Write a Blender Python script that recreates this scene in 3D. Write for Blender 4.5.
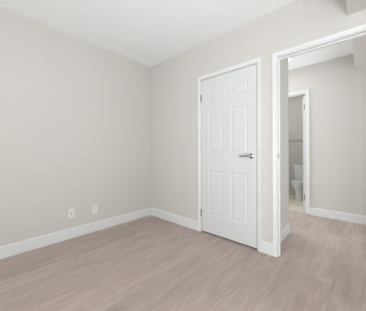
import bpy, bmesh, math
from mathutils import Vector, Matrix

# ------------------------------------------------------------------ clear
for o in list(bpy.data.objects):
    bpy.data.objects.remove(o)
scene = bpy.context.scene
COL = scene.collection

# ------------------------------------------------------------------ camera
F_PX, CY, YAW, PITCH, ROLL, EYE = 196.675, 152.277, 42.2956, 0.13, -0.0471, 1.07
ya, pi_, ro = (math.radians(a) for a in (YAW, PITCH, ROLL))
fw = Vector((-math.sin(ya) * math.cos(pi_), math.cos(ya) * math.cos(pi_), math.sin(pi_)))
rt = Vector((math.cos(ya), math.sin(ya), 0))
up = rt.cross(fw)
r2 = math.cos(ro) * rt + math.sin(ro) * up
u2 = -math.sin(ro) * rt + math.cos(ro) * up
cam_data = bpy.data.cameras.new('camera')
cam = bpy.data.objects.new('camera', cam_data)
COL.objects.link(cam)
cam_data.sensor_fit = 'HORIZONTAL'
cam_data.sensor_width = 36.0
cam_data.lens = 36.0 * F_PX / 366.0
cam_data.shift_y = -(155.5 - CY) / 366.0
cam_data.clip_start = 0.02
m = Matrix((r2, u2, -fw)).transposed().to_4x4()
m.translation = (0, 0, EYE)
cam.matrix_world = m
scene.camera = cam

# ------------------------------------------------------------------ world, lights, exposure
world = bpy.data.worlds.new('world')
scene.world = world
world.use_nodes = True
wb = world.node_tree.nodes['Background']
wb.inputs['Color'].default_value = (0.90, 0.95, 1.0, 1)
wb.inputs['Strength'].default_value = 0.05

def area(name, loc, target, sx, sy, power, color):
    d = bpy.data.lights.new(name, 'AREA')
    d.shape = 'RECTANGLE'; d.size = sx; d.size_y = sy
    d.energy = power; d.color = color
    o = bpy.data.objects.new(name, d)
    COL.objects.link(o)
    o.location = loc
    o.rotation_euler = (Vector(target) - Vector(loc)).to_track_quat('-Z', 'Y').to_euler()
    return o

# daylight through the rear window behind the camera
DAY = (0.90, 0.965, 1.0)
area('rear_window_daylight', (0.0, -1.72, 1.45), (-0.70, 0.3, 1.75), 2.0, 1.5, 63, DAY)
# low upward fill from the right, added to brighten the ceiling
area('side_low_fill', (1.22, -0.35, 0.35), (0.9, 0.6, 2.0), 1.3, 0.4, 64, DAY)
# unseen fill lights, added at both ends to brighten the hall
area('hall_right_fill', (2.0, 3.08, 1.4), (0.5, 3.1, 2.4), 1.2, 1.8, 26, DAY)
area('hall_left_fill', (-2.38, 3.43, 1.3), (-1.0, 3.43, 1.3), 0.7, 1.6, 21, DAY)

vs = scene.view_settings
vs.view_transform = 'Standard'
vs.look = 'None'
vs.exposure = 0.10
vs.gamma = 1.0
vs.use_curve_mapping = False

# ------------------------------------------------------------------ dimensions
XL, D, H = -2.703, 2.146, 2.546      # left wall face, door wall face, ceiling
WT = 0.100                          # door wall thickness
D2 = D + WT
XR, YB = 1.15, -1.60                # unseen right and rear wall faces
CX, CYY = -0.727, 2.90              # hall faces of the closet
YH = 3.989                          # hall far wall face
HL, HR = -2.3, 1.85                 # hall ends
HH = 2.588                          # hall and bathroom ceiling
BX0, BX1, BY1 = -1.75, -0.50, 5.60  # bathroom
BH, BT = 0.127, 0.015               # baseboard

# ------------------------------------------------------------------ materials
def rgb(r, g, b):
    def c(v):
        v /= 255.0
        return v / 12.92 if v <= 0.04045 else ((v + 0.055) / 1.055) ** 2.4
    return (c(r), c(g), c(b), 1.0)

def mat(name, color, rough=0.5, metal=0.0, spec=0.5, mottle=0.0, scale=30.0, bump=0.0):
    mt = bpy.data.materials.new(name)
    mt.use_nodes = True
    nt = mt.node_tree
    b = nt.nodes['Principled BSDF']
    b.inputs['Roughness'].default_value = rough
    b.inputs['Metallic'].default_value = metal
    b.inputs['Specular IOR Level'].default_value = spec
    b.inputs['Base Color'].default_value = color
    tc = nt.nodes.new('ShaderNodeTexCoord')
    no = nt.nodes.new('ShaderNodeTexNoise')
    no.inputs['Scale'].default_value = scale
    no.inputs['Detail'].default_value = 4
    nt.links.new(tc.outputs['Object'], no.inputs['Vector'])
    cr = nt.nodes.new('ShaderNodeValToRGB')
    k = 1.0 - mottle
    cr.color_ramp.elements[0].position = 0.3
    cr.color_ramp.elements[1].position = 0.7
    cr.color_ramp.elements[0].color = (color[0] * k, color[1] * k, color[2] * k, 1)
    cr.color_ramp.elements[1].color = color
    nt.links.new(no.outputs['Fac'], cr.inputs['Fac'])
    nt.links.new(cr.outputs['Color'], b.inputs['Base Color'])
    if bump:
        n2 = nt.nodes.new('ShaderNodeTexNoise')
        n2.inputs['Scale'].default_value = scale * 8
        nt.links.new(tc.outputs['Object'], n2.inputs['Vector'])
        bp = nt.nodes.new('ShaderNodeBump')
        bp.inputs['Strength'].default_value = bump
        bp.inputs['Distance'].default_value = 0.001
        nt.links.new(n2.outputs['Fac'], bp.inputs['Height'])
        nt.links.new(bp.outputs['Normal'], b.inputs['Normal'])
    return mt

M = {}
M['wall'] = mat('wall_paint', rgb(213, 208, 203), 0.75, spec=0.25, mottle=0.012, scale=1.6, bump=0.08)
M['ceiling'] = mat('ceiling_paint', rgb(249, 249, 249), 0.9, spec=0.15, mottle=0.01, scale=2.0, bump=0.1)
M['trim'] = mat('trim_paint', rgb(228, 228, 227), 0.38, spec=0.4, mottle=0.008, scale=6)
M['door'] = mat('door_paint', rgb(219, 219, 219), 0.42, spec=0.4, mottle=0.008, scale=6)
M['plate'] = mat('plate_plastic', rgb(232, 230, 225), 0.35, mottle=0.01)
M['slot'] = mat('slot_dark', rgb(110, 108, 104), 0.6)
M['chrome'] = mat('satin_chrome', rgb(190, 190, 192), 0.22, metal=1.0, mottle=0.05, scale=80)
M['hinge'] = mat('hinge_steel', rgb(150, 148, 145), 0.4, metal=0.8, mottle=0.1, scale=80)
M['china'] = mat('vitreous_china', rgb(236, 238, 240), 0.12, mottle=0.005)
M['hose'] = mat('braided_hose', rgb(95, 95, 98), 0.4, metal=0.6, mottle=0.3, scale=200)

def wood_floor():
    mt = bpy.data.materials.new('oak_laminate')
    mt.use_nodes = True
    nt = mt.node_tree; L = nt.links.new
    b = nt.nodes['Principled BSDF']
    b.inputs['Specular IOR Level'].default_value = 0.4
    tc = nt.nodes.new('ShaderNodeTexCoord')
    sp = nt.nodes.new('ShaderNodeSeparateXYZ'); L(tc.outputs['Object'], sp.inputs[0])
    cb = nt.nodes.new('ShaderNodeCombineXYZ')
    L(sp.outputs['Y'], cb.inputs['X']); L(sp.outputs['X'], cb.inputs['Y'])
    br = nt.nodes.new('ShaderNodeTexBrick')
    br.offset = 0.37; br.offset_frequency = 2
    br.inputs['Scale'].default_value = 1.0
    br.inputs['Brick Width'].default_value = 1.22
    br.inputs['Row Height'].default_value = 0.185
    br.inputs['Mortar Size'].default_value = 0.0011
    br.inputs['Mortar Smooth'].default_value = 0.3
    br.inputs['Bias'].default_value = 0.0
    br.inputs['Color1'].default_value = (0, 0, 0, 1)
    br.inputs['Color2'].default_value = (1, 1, 1, 1)
    br.inputs['Mortar'].default_value = (0.5, 0.5, 0.5, 1)
    L(cb.outputs[0], br.inputs['Vector'])
    # per plank offset of the grain
    wn = nt.nodes.new('ShaderNodeMath'); wn.operation = 'MULTIPLY'; wn.inputs[1].default_value = 17.0
    L(br.outputs['Color'], wn.inputs[0])
    def streak(sx, sy, detail, dist):
        mx = nt.nodes.new('ShaderNodeMath'); mx.operation = 'MULTIPLY'; mx.inputs[1].default_value = sx
        my = nt.nodes.new('ShaderNodeMath'); my.operation = 'MULTIPLY'; my.inputs[1].default_value = sy
        L(sp.outputs['X'], mx.inputs[0]); L(sp.outputs['Y'], my.inputs[0])
        c = nt.nodes.new('ShaderNodeCombineXYZ')
        L(mx.outputs[0], c.inputs['X']); L(my.outputs[0], c.inputs['Y']); L(wn.outputs[0], c.inputs['Z'])
        n = nt.nodes.new('ShaderNodeTexNoise')
        n.inputs['Scale'].default_value = 1.0
        n.inputs['Detail'].default_value = detail
        n.inputs['Distortion'].default_value = dist
        L(c.outputs[0], n.inputs['Vector'])
        return n.outputs['Fac']
    broad = streak(11.0, 2.0, 4, 0.8)
    fine = streak(80.0, 5.0, 5, 0.3)
    tone = nt.nodes.new('ShaderNodeValToRGB')
    tone.color_ramp.elements[0].position = 0.28
    tone.color_ramp.elements[1].position = 0.74
    tone.color_ramp.elements[0].color = rgb(178, 161, 151)
    tone.color_ramp.elements[1].color = rgb(201, 185, 177)
    L(broad, tone.inputs['Fac'])
    grain = nt.nodes.new('ShaderNodeMapRange')
    grain.inputs['From Min'].default_value = 0.3; grain.inputs['From Max'].default_value = 0.7
    grain.inputs['To Min'].default_value = 0.86; grain.inputs['To Max'].default_value = 1.05
    L(fine, grain.inputs['Value'])
    plank = nt.nodes.new('ShaderNodeMapRange')
    plank.inputs['To Min'].default_value = 0.93; plank.inputs['To Max'].default_value = 1.05
    L(br.outputs['Color'], plank.inputs['Value'])
    joint = nt.nodes.new('ShaderNodeMapRange')
    joint.inputs['To Min'].default_value = 1.0; joint.inputs['To Max'].default_value = 0.82
    L(br.outputs['Fac'], joint.inputs['Value'])
    m1 = nt.nodes.new('ShaderNodeMath'); m1.operation = 'MULTIPLY'
    L(grain.outputs[0], m1.inputs[0]); L(plank.outputs[0], m1.inputs[1])
    m2 = nt.nodes.new('ShaderNodeMath'); m2.operation = 'MULTIPLY'
    L(m1.outputs[0], m2.inputs[0]); L(joint.outputs[0], m2.inputs[1])
    vm = nt.nodes.new('ShaderNodeVectorMath'); vm.operation = 'SCALE'
    L(tone.outputs['Color'], vm.inputs[0]); L(m2.outputs[0], vm.inputs['Scale'])
    L(vm.outputs[0], b.inputs['Base Color'])
    rr = nt.nodes.new('ShaderNodeMapRange')
    rr.inputs['To Min'].default_value = 0.42; rr.inputs['To Max'].default_value = 0.55
    L(fine, rr.inputs['Value']); L(rr.outputs[0], b.inputs['Roughness'])
    bp = nt.nodes.new('ShaderNodeBump'); bp.inputs['Strength'].default_value = 0.15
    bp.inputs['Distance'].default_value = 0.001
    L(m2.outputs[0], bp.inputs['Height']); L(bp.outputs['Normal'], b.inputs['Normal'])
    return mt
M['floor'] = wood_floor()

def tile_mat(name, c1, c2, grout, w, h, axis, band=None, rough=0.25):
    """axis: 'XZ' wall facing y, 'YZ' wall facing x, 'XY' floor"""
    mt = bpy.data.materials.new(name)
    mt.use_nodes = True
    nt = mt.node_tree; L = nt.links.new
    b = nt.nodes['Principled BSDF']; b.inputs['Roughness'].default_value = rough
    tc = nt.nodes.new('ShaderNodeTexCoord')
    sp = nt.nodes.new('ShaderNodeSeparateXYZ'); L(tc.outputs['Object'], sp.inputs[0])
    cb = nt.nodes.new('ShaderNodeCombineXYZ')
    L(sp.outputs[axis[0]], cb.inputs['X']); L(sp.outputs[axis[1]], cb.inputs['Y'])
    br = nt.nodes.new('ShaderNodeTexBrick')
    br.offset = 0.0
    br.inputs['Scale'].default_value = 1.0
    br.inputs['Brick Width'].default_value = w
    br.inputs['Row Height'].default_value = h
    br.inputs['Mortar Size'].default_value = 0.002
    br.inputs['Color1'].default_value = c1
    br.inputs['Color2'].default_value = c2
    br.inputs['Mortar'].default_value = grout
    L(cb.outputs[0], br.inputs['Vector'])
    out = br.outputs['Color']
    if band:
        z0, z1, col = band
        a = nt.nodes.new('ShaderNodeMath'); a.operation = 'GREATER_THAN'; a.inputs[1].default_value = z0
        c = nt.nodes.new('ShaderNodeMath'); c.operation = 'LESS_THAN'; c.inputs[1].default_value = z1
        L(sp.outputs['Z'], a.inputs[0]); L(sp.outputs['Z'], c.inputs[0])
        mu = nt.nodes.new('ShaderNodeMath'); mu.operation = 'MULTIPLY'
        L(a.outputs[0], mu.inputs[0]); L(c.outputs[0], mu.inputs[1])
        mx = nt.nodes.new('ShaderNodeMix'); mx.data_type = 'RGBA'
        L(mu.outputs[0], mx.inputs['Factor']); L(out, mx.inputs[6]); mx.inputs[7].default_value = col
        out = mx.outputs[2]
    L(out, b.inputs['Base Color'])
    return mt
M['bath_tile'] = tile_mat('bath_wall_tile', rgb(191, 188, 182), rgb(197, 194, 188), rgb(176, 173, 167), 0.2, 0.4, 'XZ',
                          band=(1.33, 1.40, rgb(168, 163, 156)))
M['bath_floor'] = tile_mat('bath_floor_tile', rgb(244, 235, 214), rgb(238, 228, 207), rgb(214, 204, 185), 0.3, 0.3, 'XY')

def emis(name, color, strength):
    mt = bpy.data.materials.new(name)
    mt.use_nodes = True
    b = mt.node_tree.nodes['Principled BSDF']
    b.inputs['Base Color'].default_value = color
    b.inputs['Emission Color'].default_value = color
    b.inputs['Emission Strength'].default_value = strength
    return mt
M['lamp_glass'] = emis('opal_lamp_glass', (0.93, 0.97, 1, 1), 1.5)
M['bath_fill_glass'] = emis('bath_fill_lamp_glass', (0.96, 0.98, 1, 1), 44.0)  # glow of the added, unseen bathroom lamp

# ------------------------------------------------------------------ mesh helpers
def box(bm, x0, x1, y0, y1, z0, z1):
    v = [bm.verts.new((x, y, z)) for z in (z0, z1) for y in (y0, y1) for x in (x0, x1)]
    for q in ((0, 2, 3, 1), (4, 5, 7, 6), (0, 1, 5, 4), (2, 6, 7, 3), (0, 4, 6, 2), (1, 3, 7, 5)):
        bm.faces.new([v[i] for i in q])

def link(name, bm, material, parent=None, smooth=False, bevel=0.0, loc=None, kind=None, seg=2, angle=35):
    if loc:
        bmesh.ops.translate(bm, verts=bm.verts, vec=-Vector(loc))
    bmesh.ops.recalc_face_normals(bm, faces=bm.faces)
    me = bpy.data.meshes.new(name)
    bm.to_mesh(me); bm.free()
    mats = material if isinstance(material, (list, tuple)) else [material]
    for q in mats:
        me.materials.append(q)
    o = bpy.data.objects.new(name, me)
    COL.objects.link(o)
    if loc:
        o.location = loc
    if smooth:
        for p in me.polygons:
            p.use_smooth = True
    if bevel:
        bv = o.modifiers.new('bevel', 'BEVEL')
        bv.width = bevel; bv.segments = seg; bv.limit_method = 'ANGLE'
        bv.angle_limit = math.radians(angle)
    if parent is not None:
        o.parent = parent
        if loc:
            o.location = Vector(loc) - world_loc(parent)
        else:
            o.location = -world_loc(parent)
    if kind:
        o['kind'] = kind
    return o

def world_loc(o):
    v = Vector(o.location)
    while o.parent is not None:
        o = o.parent
        v += Vector(o.location)
    return v

def boxes(name, material, lst, kind='structure', **kw):
    bm = bmesh.new()
    for a in lst:
        box(bm, *a)
    return link(name, bm, material, kind=kind, **kw)

def tag(o, label, cat=None, group=None):
    o['label'] = label
    if cat: o['category'] = cat
    if group: o['group'] = group
    return o

def empty(name, loc):
    o = bpy.data.objects.new(name, None)
    COL.objects.link(o)
    o.location = loc
    o.empty_display_size = 0.05
    return o

def rings(bm, loops, cap0=True, cap1=True):
    vs_ = [[bm.verts.new(p) for p in l] for l in loops]
    n = len(vs_[0])
    for a, b in zip(vs_, vs_[1:]):
        for i in range(n):
            bm.faces.new((a[i], a[(i + 1) % n], b[(i + 1) % n], b[i]))
    if cap0: bm.faces.new(list(reversed(vs_[0])))
    if cap1: bm.faces.new(vs_[-1])

def cyl(bm, p0, p1, r0, r1=None, n=24):
    r1 = r0 if r1 is None else r1
    p0, p1 = Vector(p0), Vector(p1)
    q = (p1 - p0).to_track_quat('Z', 'Y')
    def ring(p, r):
        return [p + q @ Vector((r * math.cos(2 * math.pi * i / n), r * math.sin(2 * math.pi * i / n), 0)) for i in range(n)]
    rings(bm, [ring(p0, r0), ring(p1, r1)])

def tube(bm, pts, radii, n=12, squash=(1, 1)):
    pts = [Vector(p) for p in pts]
    loops = []
    for i, p in enumerate(pts):
        t = (pts[min(i + 1, len(pts) - 1)] - pts[max(i - 1, 0)]).normalized()
        side = t.cross(Vector((0, 0, 1)))
        side = Vector((1, 0, 0)) if side.length < 1e-3 else side.normalized()
        u = side.cross(t)
        r = radii[i] if isinstance(radii, (list, tuple)) else radii
        loops.append([p + side * (r * squash[0] * math.cos(2 * math.pi * k / n)) + u * (r * squash[1] * math.sin(2 * math.pi * k / n)) for k in range(n)])
    rings(bm, loops)

# casing profile: (distance from the opening outwards, thickness off the wall)
def casing_profile(w):
    return [(0, 0), (0, 0.008), (0.003, 0.0105), (0.010, 0.0115), (0.0145, 0.0085), (0.0175, 0.0125),
            (w * 0.62, 0.0165), (w - 0.006, 0.0185), (w - 0.001, 0.017), (w, 0.012), (w, 0)]

def casing(bm, x0, x1, z0, ztop, y, sgn, w=0.052, legs=(True, True)):
    """mitred U of moulding around an opening x0..x1, head at ztop; sgn -1: the moulding stands out towards -y"""
    prof = casing_profile(w)
    path = []
    if legs[0]: path.append((x0, z0, -1, 0))
    path.append((x0, ztop, -1, 1))
    path.append((x1, ztop, 1, 1))
    if legs[1]: path.append((x1, z0, 1, 0))
    loops = [[(px + dx * a, y + sgn * t, pz + dz * a) for a, t in prof] for px, pz, dx, dz in path]
    rings(bm, loops)

# ================================================================== SETTING
# floors
boxes('floor', M['floor'], [(XL - 0.1, XR + 0.1, YB - 0.12, D, -0.05, 0.0), (HL - 0.1, HR + 0.1, D, YH + 0.075, -0.05, 0.0)])
boxes('floor_bathroom', M['bath_floor'], [(BX0 - 0.1, BX1 + 0.1, YH + 0.075, BY1 + 0.1, -0.05, 0.0)])
# ceilings
boxes('ceiling', M['ceiling'], [(XL - 0.1, XR + 0.1, YB - 0.12, D, H, H + 0.09)])
boxes('ceiling_hall', M['ceiling'], [(XL - 0.1, HR + 0.1, D, YH + 0.1, HH, HH + 0.05)])
boxes('ceiling_bathroom', M['ceiling'], [(BX0 - 0.1, BX1 + 0.1, YH + 0.1, BY1 + 0.1, HH, HH + 0.05)])
# left wall
boxes('wall_left', M['wall'], [(XL - 0.1, XL, YB - 0.12, CYY, 0, HH)])

# wall with the closet door and the doorway to the hall
AX0, AX1, AZ = -1.630, -0.840, 2.066         # closet rough opening
OX0, OX1, OZ = -0.658, 0.190, 2.066          # hall rough opening
boxes('wall_front', M['wall'], [
    (XL, AX0, D, D2, 0, HH), (AX0, AX1, D, D2, AZ, HH), (AX1, OX0, D, D2, 0, HH),
    (OX0, OX1, D, D2, OZ, HH), (OX1, XR, D, D2, 0, HH)])
# unseen right wall opened for the low fill, and rear wall with a window
boxes('wall_right', M['wall'], [
    (XR, XR + 0.1, YB, -1.0, 0, H), (XR, XR + 0.1, 0.3, D2, 0, H),
    (XR, XR + 0.1, -1.0, 0.3, 0, 0.06), (XR, XR + 0.1, -1.0, 0.3, 2.15, H)])
boxes('wall_rear', M['wall'], [
    (XL, -1.0, YB - 0.1, YB, 0, H), (1.0, XR + 0.1, YB - 0.1, YB, 0, H),
    (-1.0, 1.0, YB - 0.1, YB, 0, 0.7), (-1.0, 1.0, YB - 0.1, YB, 2.2, H)])
def window_frame(name, a0, a1, z0, z1, c, axis):
    bm = bmesh.new()
    t = 0.05
    def bx(p0, p1, q0, q1):
        if axis == 'x': box(bm, p0, p1, c - 0.03, c + 0.03, q0, q1)
        else: box(bm, c - 0.03, c + 0.03, p0, p1, q0, q1)
    bx(a0, a1, z0, z0 + t); bx(a0, a1, z1 - t, z1)
    bx(a0, a0 + t, z0 + t, z1 - t); bx(a1 - t, a1, z0 + t, z1 - t)
    mid = (a0 + a1) / 2
    bx(mid - 0.02, mid + 0.02, z0 + t, z1 - t)
    return link(name, bm, M['trim'], kind='structure', bevel=0.004)
window_frame('window_1', -1.0, 1.0, 0.7, 2.2, YB - 0.05, 'x')
window_frame('added_window', -1.0, 0.3, 0.06, 2.15, XR + 0.05, 'y')  # unseen frame in the opening added for the low side fill

# closet behind the white door, its outer faces belong to the hall
boxes('wall_closet', M['wall'], [(CX - 0.09, CX, D2, CYY, 0, HH), (XL, CX - 0.09, CYY - 0.09, CYY, 0, HH)])
# hall
TX0, TX1, TZ = -1.500, -0.720, 2.124         # bathroom rough opening
boxes('wall_hall', M['wall'], [
    (HL, TX0, YH, YH + 0.1, 0, HH), (TX0, TX1, YH, YH + 0.1, TZ, HH), (TX1, HR, YH, YH + 0.1, 0, HH)])
boxes('wall_hall_left', M['wall'], [(HL - 0.1, HL, CYY, 3.04, 0, HH), (HL - 0.1, HL, 3.82, YH + 0.1, 0, HH),
                                    (HL - 0.1, HL, 3.04, 3.82, 0, 0.4), (HL - 0.1, HL, 3.04, 3.82, 2.2, HH)])  # unseen opening, cut to let the added left fill in
boxes('wall_hall_right', M['wall'], [(HR, HR + 0.1, D2, YH + 0.1, 0, 0.5), (HR, HR + 0.1, D2, YH + 0.1, 2.45, HH),
                                     (HR, HR + 0.1, D2, 2.45, 0.5, 2.45), (HR, HR + 0.1, 3.7, YH + 0.1, 0.5, 2.45)])  # unseen opening that lets the added right fill through
boxes('wall_hall_near', M['wall'], [(XR, HR, D2 - 0.1, D2, 0, HH)])
# bathroom
boxes('wall_bathroom', M['bath_tile'], [(BX0, BX1, BY1, BY1 + 0.1, 0, HH)])
boxes('wall_bathroom_side', M['wall'], [(BX0 - 0.1, BX0, YH + 0.1, BY1 + 0.1, 0, HH), (BX1, BX1 + 0.1, YH + 0.1, BY1 + 0.1, 0, HH)])

# bulkhead boxed in under the ceiling, through the room and on along the hall
boxes('ceiling_bulkhead', M['wall'], [(-0.086, XR, YB, D, 2.218, H)])
boxes('ceiling_bulkhead_hall', M['wall'], [(-0.079, 0.9, D2, YH, 2.362, HH)])

# ------------------------------------------------------------------ baseboards
def base_run(bm, pts):
    """pts: list of (x, y, nx, ny) mitre points on the wall face; (nx, ny) offset direction of the board's front"""
    prof = [(0, 0), (1, 0), (1, BH - 0.012), (0.75, BH - 0.004), (0.45, BH), (0, BH)]
    rings(bm, [[(x + nx * BT * a, y + ny * BT * a, z) for a, z in prof] for x, y, nx, ny in pts])
def baseboard(name, *runs):
    bm = bmesh.new()
    for r in runs:
        base_run(bm, r)
    return link(name, bm, M['trim'], kind='structure')
CW = 0.052
CC, CO = 0.046, 0.044
DX0, DX1, DZ = -1.618, -0.847, 2.058         # inner edges of the closet casing
baseboard('baseboard_left', [(XL, YB, 1, 0), (XL, D, 1, -1), (DX0 - CC, D, 0, -1)])
baseboard('baseboard_front', [(DX1 + CC, D, 0, -1), (-0.643 - CO, D, 0, -1)])
baseboard('baseboard_right', [(0.178 + CO, D, 0, -1), (XR, D, -1, -1), (XR, 0.3, -1, 0)])
baseboard('baseboard_closet', [(CX, D2 + 0.001, 1, 0), (CX, CYY, 1, 1), (HL, CYY, 0, 1)])
baseboard('baseboard_hall', [(-0.668, YH, 0, -1), (HR, YH, 0, -1)], [(HL, YH, 0, -1), (TX0 - 0.05, YH, 0, -1)])

# ------------------------------------------------------------------ casings and jambs
bm = bmesh.new(); casing(bm, DX0, DX1, 0.0, DZ, D, -1, w=CC)
link('trim_1', bm, M['trim'], kind='structure')
bm = bmesh.new(); casing(bm, -0.643, 0.178, 0.0, 2.053, D, -1, w=CO)
link('trim_2', bm, M['trim'], kind='structure')
bm = bmesh.new(); casing(bm, -0.643, 0.178, 0.0, 2.053, D2, 1)
link('trim_3', bm, M['trim'], kind='structure')
bm = bmesh.new(); casing(bm, -1.488, -0.720, 0.012, 2.118, YH, -1, w=0.052)
link('trim_4', bm, M['trim'], kind='structure')

def jamb(name, x0, x1, zt, y0, y1, t, stop=None, z0=0.0):
    bm = bmesh.new()
    box(bm, x0 - t, x0, y0, y1, z0, zt)
    box(bm, x1, x1 + t, y0, y1, z0, zt)
    box(bm, x0 - t, x1 + t, y0, y1, zt, zt + t)
    if stop:
        s0, s1 = stop
        box(bm, x0, x0 + 0.011, s0, s1, z0, zt - 0.011)
        box(bm, x1 - 0.011, x1, s0, s1, z0, zt - 0.011)
        box(bm, x0, x1, s0, s1, zt - 0.011, zt)
    return link(name, bm, M['trim'], kind='structure')
jamb('trim_5', -0.641, 0.173, 2.048, D, D2, 0.017, stop=(D + 0.040, D + 0.054))
jamb('trim_6', -1.6185, -0.8515, 2.054, D, D2, 0.011, stop=(D + 0.040, D + 0.07))
jamb('trim_7', -1.482, -0.738, 2.108, YH, YH + 0.1, 0.014, z0=0.012)

# strike plate let into the doorway jamb
st = empty('strike_plate', (-0.641, D + 0.018, 1.035))
tag(st, 'small steel strike plate on the left jamb of the open doorway', 'strike plate')
bm = bmesh.new(); box(bm, -0.6412, -0.6395, D + 0.003, D + 0.033, 1.005, 1.065)
link('plate', bm, M['chrome'], parent=st, bevel=0.0006)
bm = bmesh.new(); box(bm, -0.6396, -0.6390, D + 0.008, D + 0.026, 1.018, 1.052)
link('latch_hole', bm, M['slot'], parent=st)

# ------------------------------------------------------------------ six panel doors
def panel_front(bm, x0, x1, z0, z1, y, s, cols, rows):
    """front skin of a moulded door at depth y, s = direction the face looks (-1: -y)"""
    xs = [x0] + [c for p in cols for c in p] + [x1]
    zs = [z0] + [c for p in rows for c in p] + [z1]
    pc = {(a, b) for a, b in cols}; pr_ = {(a, b) for a, b in rows}
    for xa, xb in zip(xs, xs[1:]):
        for za, zb in zip(zs, zs[1:]):
            if (xa, xb) in pc and (za, zb) in pr_:
                steps = [(0, 0), (0.003, 0.001), (0.010, 0.0055), (0.016, 0.0065), (0.020, 0.006), (0.036, 0.002), (0.040, 0.0016)]
                prev = None
                for ins, dep in steps:
                    yy = y - s * dep
                    lp = [bm.verts.new(p) for p in ((xa + ins, yy, za + ins), (xb - ins, yy, za + ins), (xb - ins, yy, zb - ins), (xa + ins, yy, zb - ins))]
                    if prev:
                        for i in range(4):
                            bm.faces.new((prev[i], prev[(i + 1) % 4], lp[(i + 1) % 4], lp[i]))
                    prev = lp
                bm.faces.new(prev)
            else:
                bm.faces.new([bm.verts.new(p) for p in ((xa, y, za), (xb, y, za), (xb, y, zb), (xa, y, zb))])

def six_panel(bm, x0, x1, z0, z1, y0, y1):
    w = x1 - x0
    k = w / 0.760
    cols = [(x0 + 0.112 * k, x0 + 0.334 * k), (x0 + 0.438 * k, x0 + 0.662 * k)]
    rows = [(z0 + 0.232, z0 + 0.815), (z0 + 1.038, z0 + 1.606), (z0 + 1.747, z0 + 1.912)]
    panel_front(bm, x0, x1, z0, z1, y0, -1, cols, rows)
    panel_front(bm, x0, x1, z0, z1, y1, 1, cols, rows)
    for q in (((x0, y0, z0), (x1, y0, z0), (x1, y1, z0), (x0, y1, z0)), ((x0, y0, z1), (x1, y0, z1), (x1, y1, z1), (x0, y1, z1)),
              ((x0, y0, z0), (x0, y1, z0), (x0, y1, z1), (x0, y0, z1)), ((x1, y0, z0), (x1, y1, z0), (x1, y1, z1), (x1, y0, z1))):
        bm.faces.new([bm.verts.new(p) for p in q])
    bmesh.ops.remove_doubles(bm, verts=bm.verts, dist=1e-5)

def hinge(parent, x, y, z, h=0.095, mtl=None):
    bm = bmesh.new()
    n = 5
    for i in range(n):
        a = z - h / 2 + i * h / n
        cyl(bm, (x, y, a + 0.0006), (x, y, a + h / n - 0.0006), 0.0075, n=14)
    cyl(bm, (x, y, z - h / 2 - 0.004), (x, y, z + h / 2 + 0.004), 0.0045, n=12)
    return link('hinge', bm, mtl or M['hinge'], parent=parent, kind=None)

def lever(parent, x, y, z, s=-1, dx=-1):
    """rose with a curved lever; s: side the handle stands out to, dx: where the lever points"""
    bm = bmesh.new()
    loops = []
    n = 32
    for r, d in ((0.0, 0.0), (0.031, 0.0), (0.032, 0.003), (0.030, 0.008), (0.024, 0.011), (0.013, 0.013), (0.011, 0.022), (0.011, 0.045)):
        r = max(r, 0.0005)
        loops.append([(x + r * math.cos(2 * math.pi * i / n), y + s * d, z + r * math.sin(2 * math.pi * i / n)) for i in range(n)])
    rings(bm, loops)
    h = link('door_handle', bm, M['chrome'], parent=parent, smooth=True, loc=(x, y, z))
    tag(h, 'polished metal lever handle')
    bm = bmesh.new()
    pts, rad = [], []
    for i in range(15):
        t = i / 14
        pts.append((x + dx * (-0.012 + 0.136 * t), y + s * (0.048 + 0.006 * math.sin(t * math.pi) - 0.004 * t), z - 0.001 - 0.008 * t * t + 0.004 * math.sin(t * math.pi)))
        rad.append(0.0125 - 0.004 * t if 0 < i < 14 else 0.005)
    tube(bm, pts, rad, n=16, squash=(0.75, 1.0))
    link('lever', bm, M['chrome'], parent=h, smooth=True)
    return h

d1 = empty('door_1', (-1.2355, D, 0.0)); d1['kind'] = 'structure'
bm = bmesh.new(); six_panel(bm, -1.6140, -0.8570, 0.018, 2.0475, D + 0.001, D + 0.037)
link('door_panel', bm, M['door'], parent=d1)
hinge(d1, -1.6165, D - 0.006, 1.806)
hinge(d1, -1.6165, D - 0.006, 0.255)
lever(d1, -0.918, D + 0.001, 1.033)

# bathroom door, standing open at a right angle into the bathroom
d2 = empty('door_2', (-0.744, YH + 0.1, 0.0)); d2['kind'] = 'structure'
bm = bmesh.new(); six_panel(bm, -0.700, 0.0, 0.012, 2.090, 0.0, 0.035)
bmesh.ops.rotate(bm, verts=bm.verts, cent=(0, 0, 0), matrix=Matrix.Rotation(math.radians(-90 + 12), 3, 'Z'))
bmesh.ops.translate(bm, verts=bm.verts, vec=(-0.779, YH + 0.096, 0))
link('door_panel', bm, M['door'], parent=d2)
for zz in (0.272, 1.89):
    bm = bmesh.new()
    # leaf let into the hinge edge of the open door, knuckle between door and jamb
    box(bm, -0.772, -0.743, YH + 0.0875, YH + 0.0905, zz - 0.042, zz + 0.042)
    cyl(bm, (-0.7455, YH + 0.088, zz - 0.044), (-0.7455, YH + 0.088, zz + 0.044), 0.0065, n=12)
    link('hinge', bm, M['hinge'], parent=d2)

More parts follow.
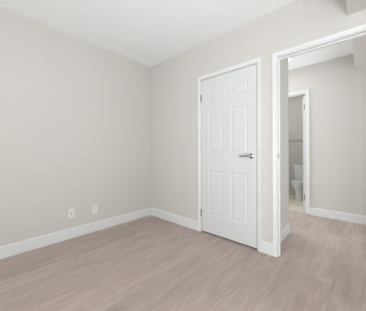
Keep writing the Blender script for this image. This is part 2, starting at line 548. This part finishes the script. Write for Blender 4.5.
# ================================================================== THINGS
# wall plates on the left wall
def plate(yc, zc, kind, label):
    t = empty('wall_outlet', (XL, yc, zc))
    tag(t, label, 'outlet', 'electrical plates low on the left wall')
    bm = bmesh.new(); box(bm, XL, XL + 0.006, yc - 0.038, yc + 0.038, zc - 0.062, zc + 0.062)
    link('cover_plate', bm, M['plate'], parent=t, bevel=0.003, seg=3)
    if kind == 'duplex':
        for dz in (-0.022, 0.022):
            bm = bmesh.new()
            lp = []
            for dx in (0.005, 0.008):
                lp.append([(XL + dx, yc + 0.0165 * max(-1, min(1, 1.25 * math.cos(a))), zc + dz + 0.0155 * math.sin(a)) for a in [2 * math.pi * i / 24 for i in range(24)]])
            rings(bm, lp)
            s = link('socket', bm, M['plate'], parent=t)
            bm = bmesh.new()
            for oy, hh in ((-0.0065, 0.004), (0.0065, 0.0048)):
                box(bm, XL + 0.0078, XL + 0.0086, yc + oy - 0.0011, yc + oy + 0.0011, zc + dz - hh + 0.003, zc + dz + hh + 0.003)
            cyl(bm, (XL + 0.0078, yc, zc + dz - 0.008), (XL + 0.0086, yc, zc + dz - 0.008), 0.0024, n=10)
            link('slots', bm, M['slot'], parent=s)
        bm = bmesh.new(); cyl(bm, (XL + 0.005, yc, zc), (XL + 0.0072, yc, zc), 0.003, n=12)
        link('screw', bm, M['chrome'], parent=t)
    else:
        bm = bmesh.new(); box(bm, XL + 0.005, XL + 0.0085, yc - 0.0165, yc + 0.0165, zc - 0.033, zc + 0.033)
        link('socket', bm, M['plate'], parent=t, bevel=0.001)
        bm = bmesh.new(); box(bm, XL + 0.0082, XL + 0.0092, yc - 0.005, yc + 0.005, zc - 0.011, zc + 0.009)
        link('jack', bm, M['slot'], parent=t)
    return t
plate(0.886, 0.307, 'jack', 'white wall plate low on the left wall, the one farther from the room corner')
plate(1.179, 0.297, 'duplex', 'white duplex outlet low on the left wall, the one nearer the room corner')

# hall ceiling lamp, only its rim shows past the closet corner
lampc = (-0.978, 3.44)
t = empty('ceiling_light', (lampc[0], lampc[1], HH))
tag(t, 'round white flush ceiling light in the hall, just showing past the closet wall', 'ceiling light')
bm = bmesh.new()
n = 40
rings(bm, [[(lampc[0] + r * math.cos(2 * math.pi * i / n), lampc[1] + r * math.sin(2 * math.pi * i / n), HH - d) for i in range(n)]
           for r, d in ((0.118, 0.0), (0.122, 0.004), (0.122, 0.016), (0.115, 0.018))])
link('lamp_base', bm, M['trim'], parent=t, smooth=False)
bm = bmesh.new()
rings(bm, [[(lampc[0] + r * math.cos(2 * math.pi * i / n), lampc[1] + r * math.sin(2 * math.pi * i / n), HH - d) for i in range(n)]
           for r, d in ((0.113, 0.017), (0.134, 0.019), (0.138, 0.025), (0.134, 0.033), (0.110, 0.044), (0.06, 0.050), (0.005, 0.052))])
link('lamp_shade', bm, M['lamp_glass'], parent=t, smooth=True)

ld = bpy.data.lights.new('hall_lamp_light', 'AREA')
ld.shape = 'DISK'; ld.size = 0.2; ld.energy = 2.3; ld.color = DAY
lo = bpy.data.objects.new('hall_lamp_light', ld); COL.objects.link(lo)
lo.location = (lampc[0] - 0.03, lampc[1], HH - 0.060)

# unseen ceiling lamp above the view, added to brighten the bathroom
bl = (-1.15, 4.45)
t = empty('ceiling_light', (bl[0], bl[1], HH))
tag(t, 'unseen round opal ceiling light added to brighten the bathroom', 'ceiling light')
bm = bmesh.new()
rings(bm, [[(bl[0] + r * math.cos(2 * math.pi * i / n), bl[1] + r * math.sin(2 * math.pi * i / n), HH - d) for i in range(n)]
           for r, d in ((0.118, 0.0), (0.122, 0.004), (0.122, 0.016), (0.115, 0.018))])
link('lamp_base', bm, M['trim'], parent=t)
bm = bmesh.new()
rings(bm, [[(bl[0] + r * math.cos(2 * math.pi * i / n), bl[1] + r * math.sin(2 * math.pi * i / n), HH - d) for i in range(n)]
           for r, d in ((0.113, 0.017), (0.138, 0.022), (0.140, 0.034), (0.125, 0.050), (0.095, 0.064), (0.05, 0.073), (0.005, 0.076))])
link('lamp_shade', bm, M['bath_fill_glass'], parent=t, smooth=True)

# ------------------------------------------------------------------ toilet
TX, TY = -1.050, BY1 - 0.01      # centre line, back of the tank
toilet = empty('toilet', (TX, TY - 0.35, 0.0))
tag(toilet, 'white two-piece toilet against the grey tiled bathroom wall, seen through the far doorway', 'toilet')

def egg(cx, cy, hw, front, back, z, n=36, p=2.3):
    out = []
    for i in range(n):
        a = 2 * math.pi * i / n
        c, s = math.cos(a), math.sin(a)
        ex = hw * math.copysign(abs(c) ** (2 / p), c)
        L_ = back if s > 0 else front
        ey = L_ * math.copysign(abs(s) ** (2 / (p if s > 0 else 2.0)), s)
        out.append((cx + ex, cy + ey, z))
    return out
bc = TY - 0.42                    # bowl centre y
bm = bmesh.new()
rings(bm, [egg(TX, bc + 0.04, 0.112, 0.215, 0.200, 0.0), egg(TX, bc + 0.04, 0.112, 0.215, 0.200, 0.02),
           egg(TX, bc + 0.04, 0.108, 0.205, 0.190, 0.05), egg(TX, bc + 0.04, 0.106, 0.195, 0.190, 0.14),
           egg(TX, bc + 0.03, 0.118, 0.205, 0.200, 0.20), egg(TX, bc + 0.01, 0.145, 0.235, 0.215, 0.27),
           egg(TX, bc, 0.172, 0.262, 0.225, 0.33), egg(TX, bc, 0.182, 0.275, 0.230, 0.37), egg(TX, bc, 0.182, 0.275, 0.230, 0.388),
           egg(TX, bc, 0.172, 0.262, 0.22, 0.392)])
link('bowl', bm, M['china'], parent=toilet, smooth=True)
bm = bmesh.new(); box(bm, TX - 0.115, TX + 0.115, TY - 0.24, TY - 0.03, 0.30, 0.398)
link('tank_platform', bm, M['china'], parent=toilet, bevel=0.02, seg=3)
bm = bmesh.new()
rings(bm, [egg(TX, bc, 0.186, 0.280, 0.205, 0.3935), egg(TX, bc, 0.189, 0.284, 0.207, 0.398), egg(TX, bc, 0.189, 0.284, 0.207, 0.406), egg(TX, bc, 0.185, 0.280, 0.205, 0.410)])
link('seat', bm, M['china'], parent=toilet, smooth=True)
bm = bmesh.new()
rings(bm, [egg(TX, bc, 0.183, 0.278, 0.200, 0.412), egg(TX, bc, 0.187, 0.282, 0.203, 0.417), egg(TX, bc, 0.182, 0.275, 0.200, 0.426), egg(TX, bc, 0.150, 0.235, 0.170, 0.432), egg(TX, bc, 0.05, 0.08, 0.06, 0.435)])
link('seat_lid', bm, M['china'], parent=toilet, smooth=True)
def rrect(cx, y0, y1, hw, r, z, k=6):
    pts = []
    for (px, py, a0) in ((cx + hw - r, y1 - r, 0), (cx - hw + r, y1 - r, 90), (cx - hw + r, y0 + r, 180), (cx + hw - r, y0 + r, 270)):
        for i in range(k + 1):
            a = math.radians(a0 + 90 * i / k)
            pts.append((px + r * math.cos(a), py + r * math.sin(a), z))
    return pts
bm = bmesh.new()
rings(bm, [rrect(TX, TY - 0.185, TY - 0.02, 0.150, 0.03, 0.398), rrect(TX, TY - 0.195, TY - 0.012, 0.172, 0.035, 0.42),
           rrect(TX, TY - 0.205, TY - 0.01, 0.184, 0.035, 0.62), rrect(TX, TY - 0.208, TY - 0.008, 0.187, 0.035, 0.735)])
link('tank', bm, M['china'], parent=toilet, smooth=True, bevel=0.004)
bm = bmesh.new()
rings(bm, [rrect(TX, TY - 0.214, TY - 0.004, 0.195, 0.036, 0.7355), rrect(TX, TY - 0.220, TY, 0.201, 0.038, 0.741),
           rrect(TX, TY - 0.220, TY, 0.201, 0.038, 0.762), rrect(TX, TY - 0.213, TY - 0.006, 0.194, 0.034, 0.771)])
link('tank_lid', bm, M['china'], parent=toilet, bevel=0.003)
bm = bmesh.new()
cyl(bm, (TX - 0.13, TY - 0.205, 0.675), (TX - 0.13, TY - 0.224, 0.675), 0.011, n=14)
tube(bm, [(TX - 0.135, TY - 0.228, 0.675), (TX - 0.12, TY - 0.230, 0.673), (TX - 0.08, TY - 0.228, 0.668)], [0.007, 0.006, 0.005], n=10)
link('flush_lever', bm, M['chrome'], parent=toilet)
bm = bmesh.new()
tube(bm, [(TX - 0.145, TY - 0.10, 0.40), (TX - 0.172, TY - 0.10, 0.33), (TX - 0.185, TY - 0.08, 0.24), (TX - 0.19, TY - 0.05, 0.16)], 0.009, n=10)
cyl(bm, (TX - 0.19, TY + 0.009, 0.155), (TX - 0.19, TY - 0.075, 0.155), 0.014, n=14)
cyl(bm, (TX - 0.19, TY - 0.075, 0.155), (TX - 0.19, TY - 0.10, 0.155), 0.022, n=14)
link('supply_hose', bm, M['hose'], parent=toilet)
